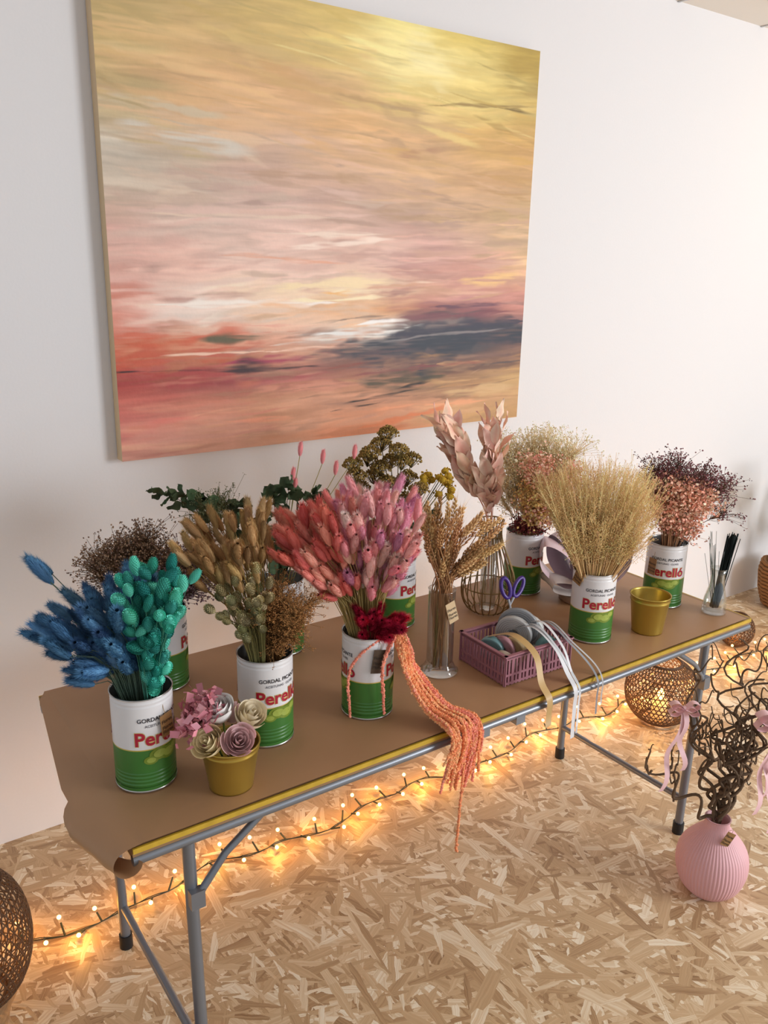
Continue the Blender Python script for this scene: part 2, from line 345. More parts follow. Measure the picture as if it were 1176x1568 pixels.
NX,NY=700,580
uu,vv=np.meshgrid(np.linspace(0,1,NX),np.linspace(0,1,NY))
CGl=np.array([[lin(c) for c in r] for r in CG])
def sample(u,v):
    u=np.clip(u,0,1)*6; ui=np.minimum(u.astype(int),5); fu=u-ui; fu=fu*fu*(3-2*fu)
    v=np.clip(v,0,1); vi=np.clip(np.searchsorted(rows,v,side='right')-1,0,14); r=A(rows); fv=(v-r[vi])/(r[vi+1]-r[vi])
    fu=fu[...,None];fv=fv[...,None]
    return (CGl[vi,ui]*(1-fu)+CGl[vi,ui+1]*fu)*(1-fv)+(CGl[vi+1,ui]*(1-fu)+CGl[vi+1,ui+1]*fu)*fv
v2=vv+.05*(uu-.5)*np.clip(1-np.abs(vv-.2)*1.2,0,1)+.05*fbm(uu*3,vv*4,91)
hz=np.where(vv>.58,.36,1.0)
wv=vv+hz*(.08*fbm(uu*3,v2*9,11)+.05*fbm(uu*8,v2*34,31)); wu=uu+.22*fbm(uu*3,v2*14,51)+.14*fbm(uu*9,v2*60,61)
P=sample(wu,wv)
P=P*(1+.34*fbm(uu*6,v2*26,71)[...,None]+.4*fbm(uu*9,v2*90,81)[...,None])
hi=np.clip(fbm(uu*4,v2*38,131)-.08,0,1)[...,None]*2.6*np.clip(1.25-np.abs(vv-.5)*1.5,0,1)[...,None]; P=P*(1-hi)+hi*np.clip(P*1.3+.06,0,1)
rs=np.random.default_rng(5)
def stroke(u0,v0,u1,v1,w,c,al,seed=0,hard=4):
    global P
    a0=max(0,int((min(v0,v1)-4*w-.03)*NY)); a1=min(NY,int((max(v0,v1)+4*w+.03)*NY)+1); b0=max(0,int(u0*NX)); b1=min(NX,int(u1*NX)+1)
    if a1<=a0 or b1<=b0: return
    uq=uu[a0:a1,b0:b1]; vq=vv[a0:a1,b0:b1]
    t=np.clip((uq-u0)/(u1-u0),0,1); vc=v0+(v1-v0)*t+.020*fbm(uq*7,uq*0+seed*.37,seed%50+3,3)
    inn=np.clip((uq-u0)/.03,0,1)*np.clip((u1-uq)/.05,0,1)
    ww=w*(.35+.9*np.abs(np.sin(3.14*t)))*np.clip(1+3*fbm(uq*18,vq*14,seed%50+9,3),.15,3)
    a=al*inn*np.exp(-np.abs((vq-vc)/ww)**hard)*np.clip(.85+3.4*fbm(uq*16,vq*150,seed%50+20,2),0,1)
    P[a0:a1,b0:b1]=P[a0:a1,b0:b1]*(1-a[...,None])+np.asarray(c)*a[...,None]
for i in range(560):
    v0=rs.random()**.8; u0=rs.uniform(-.1,.93); l=rs.uniform(.05,.3); s=sample(A([u0+l*.5+rs.normal()*.14]),A([v0+rs.normal()*.03]))[0]
    s=np.clip(s*(1+.17*rs.normal())+.02*rs.normal(),0.01,1)
    stroke(u0,v0,u0+l,v0+rs.normal()*.012+(.02 if v0<.4 else -.008),rs.uniform(.0015,.010),s,.65,i,4)
for s in [(.45,.775,1.05,.745,.034,(44,52,68),.95),(.55,.74,1.05,.715,.016,(56,54,74),.9),(.35,.80,.7,.775,.008,(96,72,78),.8),(.7,.67,.95,.665,.008,(92,54,80),.8),(.6,.70,.98,.69,.008,(128,66,78),.75),
(-.02,.735,.28,.725,.018,(218,84,34),.8),(-.02,.775,.33,.76,.020,(206,72,28),.8),(-.02,.82,.3,.815,.014,(176,44,48),.8),
(.06,.655,.5,.655,.008,(252,238,226),1),(.3,.62,.62,.605,.012,(252,224,172),.9),(.35,.65,.6,.64,.006,(254,232,186),1),(.42,.635,.52,.63,.010,(248,186,96),.9),
(.40,.735,.70,.715,.010,(238,236,232),1),(.5,.712,.66,.706,.004,(252,248,244),1),(.3,.755,.62,.742,.003,(236,226,214),.9),(.55,.76,.95,.735,.0025,(150,140,140),.7),
(.15,.735,.32,.74,.008,(84,86,56),.95),(.08,.765,.55,.765,.003,(248,200,172),1),(-.02,.805,.47,.81,.004,(56,18,25),1),(.2,.795,.42,.787,.008,(172,38,80),.95),(.2,.812,.32,.806,.011,(52,20,32),.95),
(.52,.868,.8,.845,.013,(72,68,50),.9),(.6,.888,.74,.862,.004,(30,25,25),1),(.48,.915,.7,.885,.003,(44,32,28),1),(.44,.935,.6,.91,.003,(56,38,32),.95),(.66,.855,.74,.842,.013,(32,48,60),.95),(.78,.60,1,.585,.009,(242,194,122),.95),
(.68,.17,1,.14,.003,(150,118,50),.85),(.85,.155,1,.16,.003,(110,85,30),.85),(0,.96,.35,.95,.02,(220,150,130),.5),(.5,.985,.8,.94,.010,(228,120,58),.85),(.3,.5,.6,.49,.005,(244,216,196),.95),(.05,.47,.5,.46,.004,(230,200,176),.9),(.35,.525,.62,.5,.006,(252,226,208),.9),(.62,.04,.76,.10,.05,(252,238,172),.5),(.02,.3,.3,.33,.012,(214,208,196),.75),(.0,.24,.25,.27,.009,(208,196,168),.65),(.6,.3,.75,.27,.012,(176,122,88),.5),(.2,.55,.5,.56,.004,(234,164,128),.8),(.5,.84,.9,.825,.006,(140,60,66),.7),(.75,.91,1,.90,.012,(222,182,124),.7)]:
    stroke(*s[:5],lin(s[5]),s[6],int(abs(s[0])*100+s[1]*1000))
P=np.clip(P,0,1); gl=P@A([.3,.59,.11]); P=np.clip(gl[...,None]+(P-gl[...,None])*.88,0,1)
x0,x1,z0,z1=.795,2.433,1.207,2.56
mb=MB(); gv=np.stack([x0+uu*(x1-x0),np.full_like(uu,-.0482),z1-vv*(z1-z0)],-1).reshape(-1,3)
F=ring_faces(NY,NX,False); mb.add(gv,F[:,::-1],P.reshape(-1,3),0,True)
box(mb,((x0+x1)/2,-.0255,(z0+z1)/2),(x1-x0,.045,z1-z0),lin((214,188,150)),1)
M_canvas=mat('painted_canvas',rough=.55,attr=True,var=.03,bscale=60,bump=.12)
mb.build('abstract_painting',[M_canvas,M_paint],loc=((x0+x1)/2,-.025,(z0+z1)/2))
# ---------------- table
TX0,TX1,TY0,TY1,TZ=.40,2.41,-1.19,-.50,.74
tb=empty('folding_table',((TX0+TX1)/2,-.85,0))
mb=MB(); box(mb,((TX0+TX1)/2,(TY0+TY1)/2,TZ-.0165),(TX1-TX0,TY1-TY0,.025),mat=0)
for y in (TY0-.002,TY1+.002): box(mb,((TX0+TX1)/2,y,TZ-.0095),(TX1-TX0,.006,.011),mat=1)
for x in (TX1+.002,): box(mb,(x,(TY0+TY1)/2,TZ-.0095),(.006,TY1-TY0,.011),mat=1)
mb.build('tabletop',[M_wood,M_yellow],tb)
mb=MB(); zt=TZ-.034; r=.0105
tube(mb,[(TX0+.0,TY0+.004,zt),(TX1,TY0+.004,zt)],r,10); tube(mb,[(TX0,TY1-.012,zt),(TX1,TY1-.012,zt)],r,10)
tube(mb,[(TX0+.012,TY0+.004,zt),(TX0+.012,TY1-.012,zt)],r,10); tube(mb,[(TX1-.01,TY0+.004,zt),(TX1-.01,TY1-.012,zt)],r,10)
for xl,s in ((.53,1),(2.21,-1)):
    for y in (-1.165,-.63):
        tube(mb,[(xl-.012*s,y,.70),(xl,y,.035)],.0135,12); tube(mb,[(xl,y,.04),(xl,y,.0)],.018,12,mat=1)
        tube(mb,[(xl-.006*s,y-.018,.56),(xl+.06*s,y-.018,.64),(xl+.15*s,y-.014,.70)],.008,8)
        box(mb,(xl-.006*s,y-.018,.56),(.03,.02,.04)); box(mb,(xl+.15*s,y,.705),(.05,.03,.02))
    tube(mb,[(xl,-1.165,.13),(xl,-.63,.13)],.010,10); tube(mb,[(xl-.01*s,-1.165,.69),(xl-.01*s,-.63,.69)],.011,10)
for x in (1.28,1.40): box(mb,(x,TY0+.004,zt-.012),(.03,.022,.022))
mb.build('steel_frame',[M_metalg,M_dark],tb)
# kraft paper: flat sheet whose free left end droops and rolls under at the front corner
mb=MB(); nf,nc,ny=84,48,60; cols=[]
for j in range(ny):
    v=j/(ny-1); yb=-.485; y=TY0-.003+(yb-TY0)*v; row=[]
    for i in range(nf):
        x=2.385-i/(nf-1)*(2.385-.42); row.append((x,y,TZ+.0012+.0018*abs(math.sin(x*7+y*3)*math.sin(y*11-x*2.3))))
    reach=.020+.060*min(1,(1-v)*1.6); 
    if v>.93: reach*=max(.2,1-((v-.93)/.07)**2)
    if v<.2: reach*=.55+.45*(v/.2)
    cl=min(1,max(0,(.30-v)/.30)); roll=.115*cl**.7
    tot=reach+roll; x,z,a=.42,TZ+.0015,0.0; ds=tot/nc
    for k in range(nc):
        s=(k+.5)*ds
        kap=(.9 if s<reach*.5 else 3.5+9*cl) if s<reach else 1/.026
        a+=kap*ds; x-=math.cos(a)*ds; z-=math.sin(a)*ds; row.append((x,y-.018*cl*(k/nc),z))
    cols.append(row)
V=A(cols); mb.add(V.reshape(-1,3),ring_faces(ny,nf+nc,False),lin((166,122,84)),0)
mb.build('kraft_paper_sheet',[M_kraft],tb)
# ---------------- tin cans
WHITE=lin((230,228,230)); GREEN=lin((64,120,52)); SIL=(.6,.6,.6)
def textmesh(body,size,off=0.0):
    c=bpy.data.curves.new('t','FONT'); c.body=body; c.size=size; c.align_x='CENTER'; c.offset=off; c.resolution_u=3
    o=bpy.data.objects.new('t',c); sc.collection.objects.link(o); bpy.context.view_layer.update()
    me=o.to_mesh(); me.calc_loop_triangles()
    V=A([v.co[:] for v in me.vertices]); F=A([t.vertices[:] for t in me.loop_triangles]); o.to_mesh_clear()
    bpy.data.objects.remove(o); bpy.data.curves.remove(c); return V,F
TXT={'b':textmesh('Perelló',.042,.0010),'b2':textmesh('Perelló',.042,.0021),'s':textmesh('GORDAL PICANTE',.0125,.0002),'n':textmesh('ACEITUNAS · OLIVES',.008,.0001)}
TAGT=textmesh('Flores',.011,.0001)
CH=.213; CR=.063
def can(parent,x,y,phase,tagphase=None):
    mb=MB(); c=(x,y,TZ+.003); r=CR; n=56
    def strip(z0,z1,col,ribs=False,k=2):
        z=np.linspace(z0,z1,k); rr=np.full(k,r)
        if ribs: rr=r-.0012*(.5-.5*np.cos(z/.0085*2*math.pi))
        revolve(mb,np.stack([rr,z],1),n,c,col,0)
    revolve(mb,[(.0,.002),(r-.003,.002),(r-.001,.0),(r+.001,.001),(r+.001,.004),(r,.005)],n,c,SIL,1)
    strip(.005,.012,GREEN); strip(.012,.046,GREEN,True,33); strip(.046,.098,GREEN); strip(.098,.1005,lin((205,180,90)));strip(.1005,CH-.02,WHITE)
    z=np.linspace(CH-.02,CH-.003,12); revolve(mb,np.stack([r-.001*(.5-.5*np.cos((z-CH+.02)/.0085*2*math.pi)),z],1),n,c,WHITE,0)
    revolve(mb,[(r,CH-.003),(r+.0015,CH-.002),(r+.0015,CH),(r-.001,CH),(r-.0015,CH-.004),(r-.0015,.02),(0,.02)],n,c,SIL,1)
    th=math.atan2(CAM[1]-y,CAM[0]-x)+math.radians(phase)
    def wrap(T,z,col,dr):
        V,F=T; a=th+V[:,0]/r; R=r+dr
        mb.add(np.stack([x+R*np.cos(a),y+R*np.sin(a),c[2]+z+V[:,1]],1),F,col,0,False)
    for off in (0,math.pi):
        th+=off
        wrap(TXT['b2'],.110,lin((214,190,120)),.0009); wrap(TXT['b'],.110,lin((176,30,58)),.0013)
        wrap(TXT['s'],.162,lin((40,40,50)),.001); wrap(TXT['n'],.150,lin((90,90,100)),.001)
        for (da,dz,rr) in ((-.15,.086,.018),(.2,.082,.019),(.5,.09,.014),(-.45,.075,.012)):
            t=np.linspace(0,2*math.pi,20,endpoint=False)
            for q,(f,cc,dd) in enumerate(((1,(120,142,50),.0010),(.62,(160,176,80),.0013))):
                a=th+da+rr*f*1.25*np.cos(t)/r; zz=dz+rr*f*np.sin(t)*.8
                V=np.stack([x+(r+dd)*np.cos(a),y+(r+dd)*np.sin(a),c[2]+zz],1)
                V=np.concatenate([V,[[x+(r+dd)*math.cos(th+da),y+(r+dd)*math.sin(th+da),c[2]+dz]]]); F=[[i,(i+1)%20,20] for i in range(20)]
                mb.add(V,F,lin(cc),0,False)
    mb.build('tin',[M_tin,M_silver],parent)
def tag(parent,x,y,phase,z,col=(150,112,70),tilt=.25,r=CR+.006,w=.032,h=.05,strz=None):
    mb=MB(); th=math.atan2(CAM[1]-y,CAM[0]-x)+math.radians(phase); n=A([math.cos(th),math.sin(th),0]); t=A([-math.sin(th),math.cos(th),0])
    c=A([x,y,z])+n*r; tt=t*math.cos(tilt)+Z*math.sin(tilt); up=np.cross(n,tt)
    up=up if up[2]>0 else -up
    Rm=np.stack([tt,up,np.cross(tt,up)],1); box(mb,c,(w,h,.0012),lin(col),0,Rm)
    tx,tf=TAGT; nn=np.cross(tt,up); nn=nn*(1 if nn@n>0 else -1)
    for k,dz in enumerate((.006,-.008,-.018)):
        V=c+tt*tx[:,:1]*(1 if nn@np.cross(tt,up)>0 else -1)+up*(tx[:,1:2]+dz)+nn*.0012; mb.add(V,tf,lin((40,28,20)),0,False)
    tube(mb,bez([c+up*h*.4,c+up*h*.7-n*.004,A([x,y,(strz or (TZ+CH))])+n*(CR*.9)],4),.0007,4,lin((170,140,100)))
    mb.build('kraft_tag',[M_paint],parent)
def tincan(x,y,phase):
    e=empty('dried_flower_tin_can',(x,y,TZ)); can(e,x,y,phase); return e
RZ=TZ+CH
def bq(e,mb,name): mb.build(name,[M_plant],e)
# A : blue + teal
x,y=.502,-.988; e=tincan(x,y,36); tag(e,x,y,42,TZ+.15,tilt=.1); O=A([x,y,RZ]); mb=MB()
BL=[lin((70,108,142)),lin((92,134,168)),lin((58,90,124))]; TE=[lin((58,148,134)),lin((86,176,158)),lin((42,126,116))]
fan(mb,O,(-46,6),(.05,.20),140,TAILL,BL,lin((86,104,90)),dep=(-.6,.45),hs=.95,bend=.5)
fan(mb,O,(-40,-32),(.26,.29),4,TAILL,BL,lin((86,104,90)),dep=(-.1,.1),hs=.9)
fan(mb,O,(-58,-46),(.05,.10),6,TAILL,BL,lin((86,104,90)),dep=(-.6,-.1),hs=.85)
bq(e,mb,'blue_bunny_tails'); mb=MB()
fan(mb,O+U*.025-W*.02,(-6,19),(.03,.255),130,POD,TE,lin((70,130,112)),dep=(-.38,.12),hs=.95,jit=.35)
bq(e,mb,'teal_seed_heads')
# I : behind
x,y=.689,-.604; e=tincan(x,y,100); O=A([x,y,RZ]); mb=MB()
sprayfan(mb,O,(-58,42),(.14,.25),34,.12,.075,70,.0026,[lin((124,100,80)),lin((140,118,100)),lin((105,82,72))],lin((90,70,50)),dep=(-.5,.3))
sprayfan(mb,O,(5,50),(.10,.2),14,.11,.07,70,.003,[lin((135,115,125)),lin((110,88,95))],lin((90,70,60)),dep=(-.5,.1))
bq(e,mb,'brown_sea_lavender')
# B
x,y=.793,-.976; e=tincan(x,y,34); O=A([x,y,RZ]); mb=MB()
TAN=[lin((164,132,90)),lin((146,114,76)),lin((178,148,106))]
fan(mb,O,(-33,2),(.19,.30),90,TAIL,TAN,lin((130,108,66)),dep=(-.4,.35),hs=.9)
bq(e,mb,'tan_bunny_tails'); mb=MB()
fan(mb,O-W*.02,(-24,6),(.06,.22),62,[t_pod(.026,.0085)],[lin((158,148,112)),lin((138,128,96))],lin((112,106,66)),dep=(-.6,-.05),hs=.9)
bq(e,mb,'phalaris_heads'); mb=MB()
sprayfan(mb,O,(0,36),(.08,.20),28,.09,.05,100,.0015,[lin((156,112,70)),lin((136,96,60))],lin((130,96,58)),dep=(-.6,.1),m=4)
bq(e,mb,'brown_grass')
# H
x,y=1.045,-.586; e=tincan(x,y,80); O=A([x,y,RZ]); mb=MB()
GD=lin((62,76,54)); 
for (u,v,w) in ((-.33,.24,0),(-.27,.25,-.03),(-.21,.22,.02),(-.02,.24,0),(.03,.27,-.02),(.06,.18,-.06),(.10,.24,0),(.13,.2,.03),(0,.14,-.08),(-.12,.2,.04),(-.03,.18,-.08),(.0,.10,-.09)):
    leafstem(mb,[O-Z*.12,O+U*u*.3+Z*v*.45+W*w*.5,O+U*u*.8+Z*v*.9+W*w,O+U*u+Z*v+W*w],LEAFE,13,1.0,GD,lin((80,70,50)))
sprayfan(mb,O,(-50,-35),(.28,.34),8,.1,.06,50,.002,[lin((90,95,70))],lin((80,80,50)))
bq(e,mb,'eucalyptus'); mb=MB()
for (u,v) in ((.055,.35),(.115,.33),(.20,.345),(.035,.28),(.04,.25),(.15,.30)):
    P0=bez([O-Z*.1,O+U*u*.5+Z*v*.5,O+U*u+Z*v],5); tube(mb,P0,.0012,4,lin((130,120,70))); TAIL[0].put(mb,P0[-1],Z+U*.1,.72,lin((228,140,142)))
bq(e,mb,'pink_bunny_tails')
# C center
x,y=1.057,-1.0035; e=tincan(x,y,98); tag(e,x,y,22,TZ+.16,(70,52,38),tilt=-.15,h=.06); O=A([x,y,RZ]); mb=MB()
fan(mb,O,(-38,-6),(.13,.305),130,TAIL,[lin((222,126,116)),lin((208,108,102)),lin((226,146,132))],lin((160,140,90)),dep=(-.5,.4),hs=1.05)
fan(mb,O,(-12,20),(.12,.315),175,TAIL,[lin((218,150,150)),lin((208,136,142)),lin((224,168,162)),lin((198,134,154))],lin((160,140,90)),dep=(-.55,.35),hs=1.05)
bq(e,mb,'coral_pink_bunny_tails'); mb=MB()
fan(mb,O-W*.03,(-14,45),(.015,.07),50,TAILF,[lin((158,22,50)),lin((132,14,42))],lin((110,30,30)),dep=(-.7,-.2),hs=.75)
bq(e,mb,'crimson_heads'); mb=MB()
for i in range(46):
    k=rng.uniform(-1,1); g=rng.uniform(0,1); long_=(i==0); xe=1.185+.05*k; st=O+U*(.045+.02*rng.random())-W*.035+A([.0,-.01*g,.0])+Z*.01
    zb=TZ-(.32 if long_ else rng.uniform(.04,.15))
    pts=[O-Z*.03,st+Z*.012,st+A([.02+.01*k,-.022,-.05+.02*g]),A([1.125+.03*k,-1.10+.02*k,.86-.02*g]),A([1.155+.035*k,-1.155,.79-.015*g]),A([xe,-1.21,TZ+.03-.02*g]),A([xe+.005,-1.225-.01*g,TZ-.015]),A([xe-.012+.01*rng.normal(),-1.222-.01*g,zb])]
    if i%15==5: pts=[O-Z*.03,st+Z*.01,O+U*.075*k*.6-W*.07+A([0,0,-.06]),O+U*.05*k-W*.072+A([0,0,-.15-.05*g])]
    Pp=bez(pts,10); d=np.concatenate([[0],np.cumsum(np.linalg.norm(np.diff(Pp,axis=0),axis=1))]); ss=np.arange(0,d[-1],.0032); Q=np.stack([np.interp(ss,d,Pp[:,j]) for j in range(3)],1)
    cc=[lin((216,132,92)),lin((224,148,106)),lin((212,126,106))][i%3]
    tube(mb,Pp,.0026,5,cc*.8); blobs(mb,Q+rng.normal(size=Q.shape)*.001,.0042,jcol(cc,len(Q),.14))
bq(e,mb,'hanging_amaranth')
# G
x,y=1.42,-.612; e=tincan(x,y,70); O=A([x,y,RZ]); mb=MB()
YW=[(-.12,.27),(-.09,.31),(-.05,.36),(-.03,.39),(0,.35),(.04,.31),(-.07,.26),(-.02,.3),(.03,.26),(-.11,.22),(.0,.23),(.06,.24),(-.05,.2),(-.13,.3),(.02,.2),(-.03,.25),(-.08,.34),(.01,.31),(-.05,.29)]
for (u,v) in YW:
    w=rng.uniform(-.06,.05); tip=O+U*u+Z*(v-.02)+W*w
    tube(mb,bez([O-Z*.1,O+U*u*.4+Z*v*.5+W*w*.5,tip],4),.0016,4,lin((90,75,40)))
    n=190; a=rng.random(n)*6.28; rr=np.sqrt(rng.random(n))*.032; pts=tip+np.stack([rr*np.cos(a),rr*np.sin(a),.018-20*rr**2+rng.random(n)*.012],1)
    blobs(mb,pts,.0034,jcol(lin((124,102,56)),n,.25)); sub=pts[::4]; sticks(mb,np.repeat((tip-Z*.02)[None],len(sub),0),sub,.0006,lin((90,75,40)))
bq(e,mb,'yarrow'); mb=MB()
for i in range(18):
    u=rng.uniform(.07,.16); v=rng.uniform(.20,.27); tip=O+U*u+Z*v+W*rng.uniform(-.04,.03)
    tube(mb,bez([O-Z*.1,O+U*u*.4+Z*v*.4,tip],4),.001,3,lin((90,90,40))); ico(mb,tip,.0115,lin((158,128,42)),0,(1,1,.8)); blobs(mb,tip+rng.normal(size=(30,3))*.0055,.004,jcol(lin((154,124,44)),30,.2))
for (u,v,w) in ((.05,.2,-.04),(-.05,.2,-.05),(.1,.15,-.05),(-.12,.17,-.03),(.02,.12,-.06)):
    leafstem(mb,[O-Z*.12,O+U*u*.3+Z*v*.45,O+U*u+Z*v+W*w],LEAFE,9,.9,GD,lin((80,70,50)))
bq(e,mb,'tansy_and_leaves')
# glass with wheat
x,y=1.333,-.944; e=empty('glass_vase_with_wheat',(x,y,TZ)); c=(x,y,TZ+.0035); mb=MB()
revolve(mb,[(0,.0),(.05,.0),(.052,.004),(.044,.012),(.036,.03),(.036,.235),(.038,.238),(.034,.235),(.034,.03),(0,.012)],40,c,(1,1,1),0); mb.build('glass',[M_glass],e)
O=A([x,y,TZ+.23]); mb=MB(); WC=[lin((176,140,98)),lin((192,158,112)),lin((160,122,82))]
for i in range(85):
    a=math.radians(rng.uniform(-18,36)); ph=rng.uniform(-.35,.3); L=rng.uniform(.04,.19); d=fdir(a,ph); b=A([x,y,TZ+.02])+A([*(rng.normal(size=2)*.011),0])
    tip=O+U*math.sin(a)*.02+d*L; mid=O+A([*(rng.normal(size=2)*.012),0]); nod=U*(.6 if a>0.2 else .05)
    tube(mb,bez([b,mid,tip],4),.0016,4,jcol(lin((150,112,78)),1)[0]); WHEAT[i%2].put(mb,tip,d+nod+rng.normal(size=3)*.2,rng.uniform(.7,.95),jcol(WC[i%3],1)[0])
mb.build('wheat',[M_plant],e)
tag(e,x,y,38,TZ+.19,(205,178,140),tilt=.3,r=.045,w=.03,h=.06,strz=TZ+.23)
# wire vase with pink leaves
x,y=1.726,-.696; e=empty('wire_vase_with_pink_leaves',(x,y,TZ)); c=A([x,y,TZ+.0045]); mb=MB()
zz=A([0.0,.02,.06,.11,.16,.21,.25,.285,.30]); rr=A([.05,.072,.084,.082,.066,.045,.034,.034,.038])
pr=bez(np.stack([rr,zz,0*zz],1),5)
for k in range(20):
    a=k*2*math.pi/20; tube(mb,np.stack([c[0]+pr[:,0]*math.cos(a),c[1]+pr[:,0]*math.sin(a),c[2]+pr[:,1]],1),.0021,5)
a=np.linspace(0,2*math.pi,41)
for rz,rad in ((.0021,.05),(.30,.038),(.25,.034),(.085,.0835)): tube(mb,np.stack([c[0]+rad*np.cos(a),c[1]+rad*np.sin(a),c[2]+rz+0*a],1),.0023,6)
mb.build('wire_cage',[M_goldw],e); mb=MB()
revolve(mb,[(0,.004),(.024,.004),(.026,.01),(.026,.27),(.024,.27),(.024,.012),(0,.012)],30,c,(1,1,1)); mb.build('glass_tube',[M_glass],e)
O=A([x,y,TZ+.29]); mb=MB(); PK=lin((234,178,160))
for (u,v,w) in ((-.17,.31,0),(-.14,.33,-.03),(-.11,.26,-.03),(-.03,.31,0),(-.01,.26,-.04),(.01,.32,.02),(-.03,.20,-.05),(-.02,.14,-.04),(-.15,.28,.02)):
    leafstem(mb,[O-Z*.22,O+U*u*.10+Z*.02,O+U*u*.55+Z*v*.5+W*w*.5,O+U*u+Z*v+W*w],LEAFP,13,.80,PK,lin((210,150,130)),droop=0,t0=.48,v=.05,so=.36,up=(.6,1.2))
mb.build('pink_ruscus',[M_plant],e)
# F
x,y=1.949,-.623; e=tincan(x,y,60); O=A([x,y,RZ]); mb=MB()
sprayfan(mb,O,(-18,22),(.26,.39),28,.17,.07,60,.0026,[lin((226,208,174)),lin((214,192,156))],lin((208,186,146)),dep=(-.1,.35),m=3)
sprayfan(mb,O,(-30,0),(.14,.28),14,.15,.06,55,.0026,[lin((222,200,164))],lin((208,186,146)),dep=(-.1,.25),m=3)
bq(e,mb,'cream_fern'); mb=MB()
sprayfan(mb,O,(2,32),(.12,.31),24,.1,.07,90,.0038,[lin((226,160,142)),lin((230,178,156)),lin((220,150,136))],lin((190,150,110)),dep=(-.6,.0),kind='f')
sprayfan(mb,O-W*.02,(-6,14),(.10,.20),10,.08,.06,80,.0036,[lin((222,182,122)),lin((214,170,110))],lin((190,150,110)),dep=(-.6,-.2),kind='f')
bq(e,mb,'peach_statice'); mb=MB()
sprayfan(mb,O-W*.02,(-40,30),(.03,.06),12,.05,.04,40,.003,[lin((110,50,52))],lin((90,60,50)),dep=(-.7,-.1),kind='f')
bq(e,mb,'burgundy_filler')
# D broom
x,y=1.857,-1.009; e=tincan(x,y,28); tag(e,x,y,-40,TZ+.205,tilt=-.35); O=A([x,y,RZ]); mb=MB()
n=1200; th=np.radians(rng.uniform(-25,23,n)); ph=rng.uniform(-.42,.38,n); L=rng.uniform(.2,.365,n)*(1-.28*(ph<-.22))
D=np.stack([fdir(th[i],ph[i]) for i in range(n)]); B=O+U*(np.sin(th)*.09)[:,None]+W*(np.sin(ph)*.09)[:,None]-Z*.04
T_=B+D*L[:,None]+rng.normal(size=(n,3))*.011; M_=B+D*(L*.55)[:,None]+rng.normal(size=(n,3))*.004; cc=jcol(lin((206,172,124)),n,.12)
sticks(mb,B,M_,.0009,cc*.95); sticks(mb,M_,T_,.0005,cc)
k=18; tt=rng.uniform(.2,1.03,(n,k,1)); Q=(M_[:,None]*(1-tt)+T_[:,None]*tt)+rng.normal(size=(n,k,3))*.0085
Qc=np.clip(np.repeat(cc,k,0)*(1.05+.15*rng.normal(size=(n*k,1))),0,1); blobs(mb,Q.reshape(-1,3),.0014,Qc); sticks(mb,(M_[:,None]*(1-tt*.85)+T_[:,None]*tt*.85).reshape(-1,3),Q.reshape(-1,3),.0003,Qc)
bq(e,mb,'broom_bloom')
# E
x,y=2.267,-.954; e=tincan(x,y,5); tag(e,x,y,-35,TZ+.14,tilt=-.05,w=.028,h=.055); O=A([x,y,RZ]); mb=MB()
sprayfan(mb,O,(-18,48),(.2,.31),30,.13,.07,60,.003,[lin((104,62,68)),lin((124,82,88)),lin((86,54,56))],lin((80,60,45)),dep=(-.2,.4))
bq(e,mb,'burgundy_sea_lavender'); mb=MB()
sprayfan(mb,O-W*.015,(-18,22),(.09,.235),40,.1,.07,85,.0038,[lin((220,158,138)),lin((208,140,122)),lin((226,176,154))],lin((160,120,90)),dep=(-.55,.1),kind='f')
bq(e,mb,'peach_statice')
# gold buckets
def bucket(e,x,y,rt,rb,h):
    mb=MB(); c=(x,y,TZ+.003)
    revolve(mb,[(0,.001),(rb-.002,.001),(rb,0),(rb,.004),(rb+(rt-rb)*.85,h*.84),(rb+(rt-rb)*.87+.0018,h*.86),(rb+(rt-rb)*.9,h*.88),(rt,h-.003),(rt+.002,h-.002),(rt+.002,h+.001),(rt-.001,h+.001),(rt-.002,h-.004),(rb-.002,.006),(0,.006)],48,c,(.5,.5,.5)); mb.build('bucket',[M_gold],e)
x,y=.640,-1.112; e=empty('gold_bucket_with_roses',(x,y,TZ)); bucket(e,x,y,.061,.046,.102)
def rose(mb,c,r,col,axis):
    fr=frame(A(axis,float)); npet=16
    for i in range(npet):
        f=i/(npet-1); rad=r*(.10+.86*f**.95); a0=i*2.4; wd=2.5-1.0*f; G=[]
        for s in np.linspace(0,1,11):
            for q in np.linspace(-1,1,11):
                a=a0+q*wd*.5; up=s*(1-.22*q**4); R_=rad*(.30+.72*math.sin(up*1.95)); R_+= f*r*.20*max(0,up-.8)**1.2*4
                zz=r*(-.80+1.50*up*(1-.20*f)) - f*r*.25*max(0,up-.85)*3; G.append([R_*math.cos(a),R_*math.sin(a),zz])
        sh=np.repeat(np.linspace(.88,1.02,11),11)[:,None]*(.9+.1*f)
        mb.add(A(G)@fr.T+c,ring_faces(11,11,False),np.clip(sh*np.asarray(col),0,1),1)
mb=MB(); B0=A([x,y,TZ+.126])
for (u,w,z,r,cc,ax) in ((-.024,.014,.042,.038,(250,245,242),(-.2,-.4,1)),(.042,.018,.028,.037,(250,234,204),(.5,-.5,1)),(-.034,-.042,.0,.036,(250,232,188),(-.4,-1,.9)),(.026,-.040,.004,.037,(246,210,210),(.3,-1,.8)),(.0,.05,.02,.03,(246,206,206),(.2,.6,1))):
    rose(mb,B0+U*u+W*w+Z*z,r,lin(cc),U*ax[0]+W*ax[1]*.8+Z*ax[2]); tube(mb,[B0+U*u*.6+W*w*.6+Z*(z-.02),B0-Z*.1],.002,4,lin((80,100,50)))
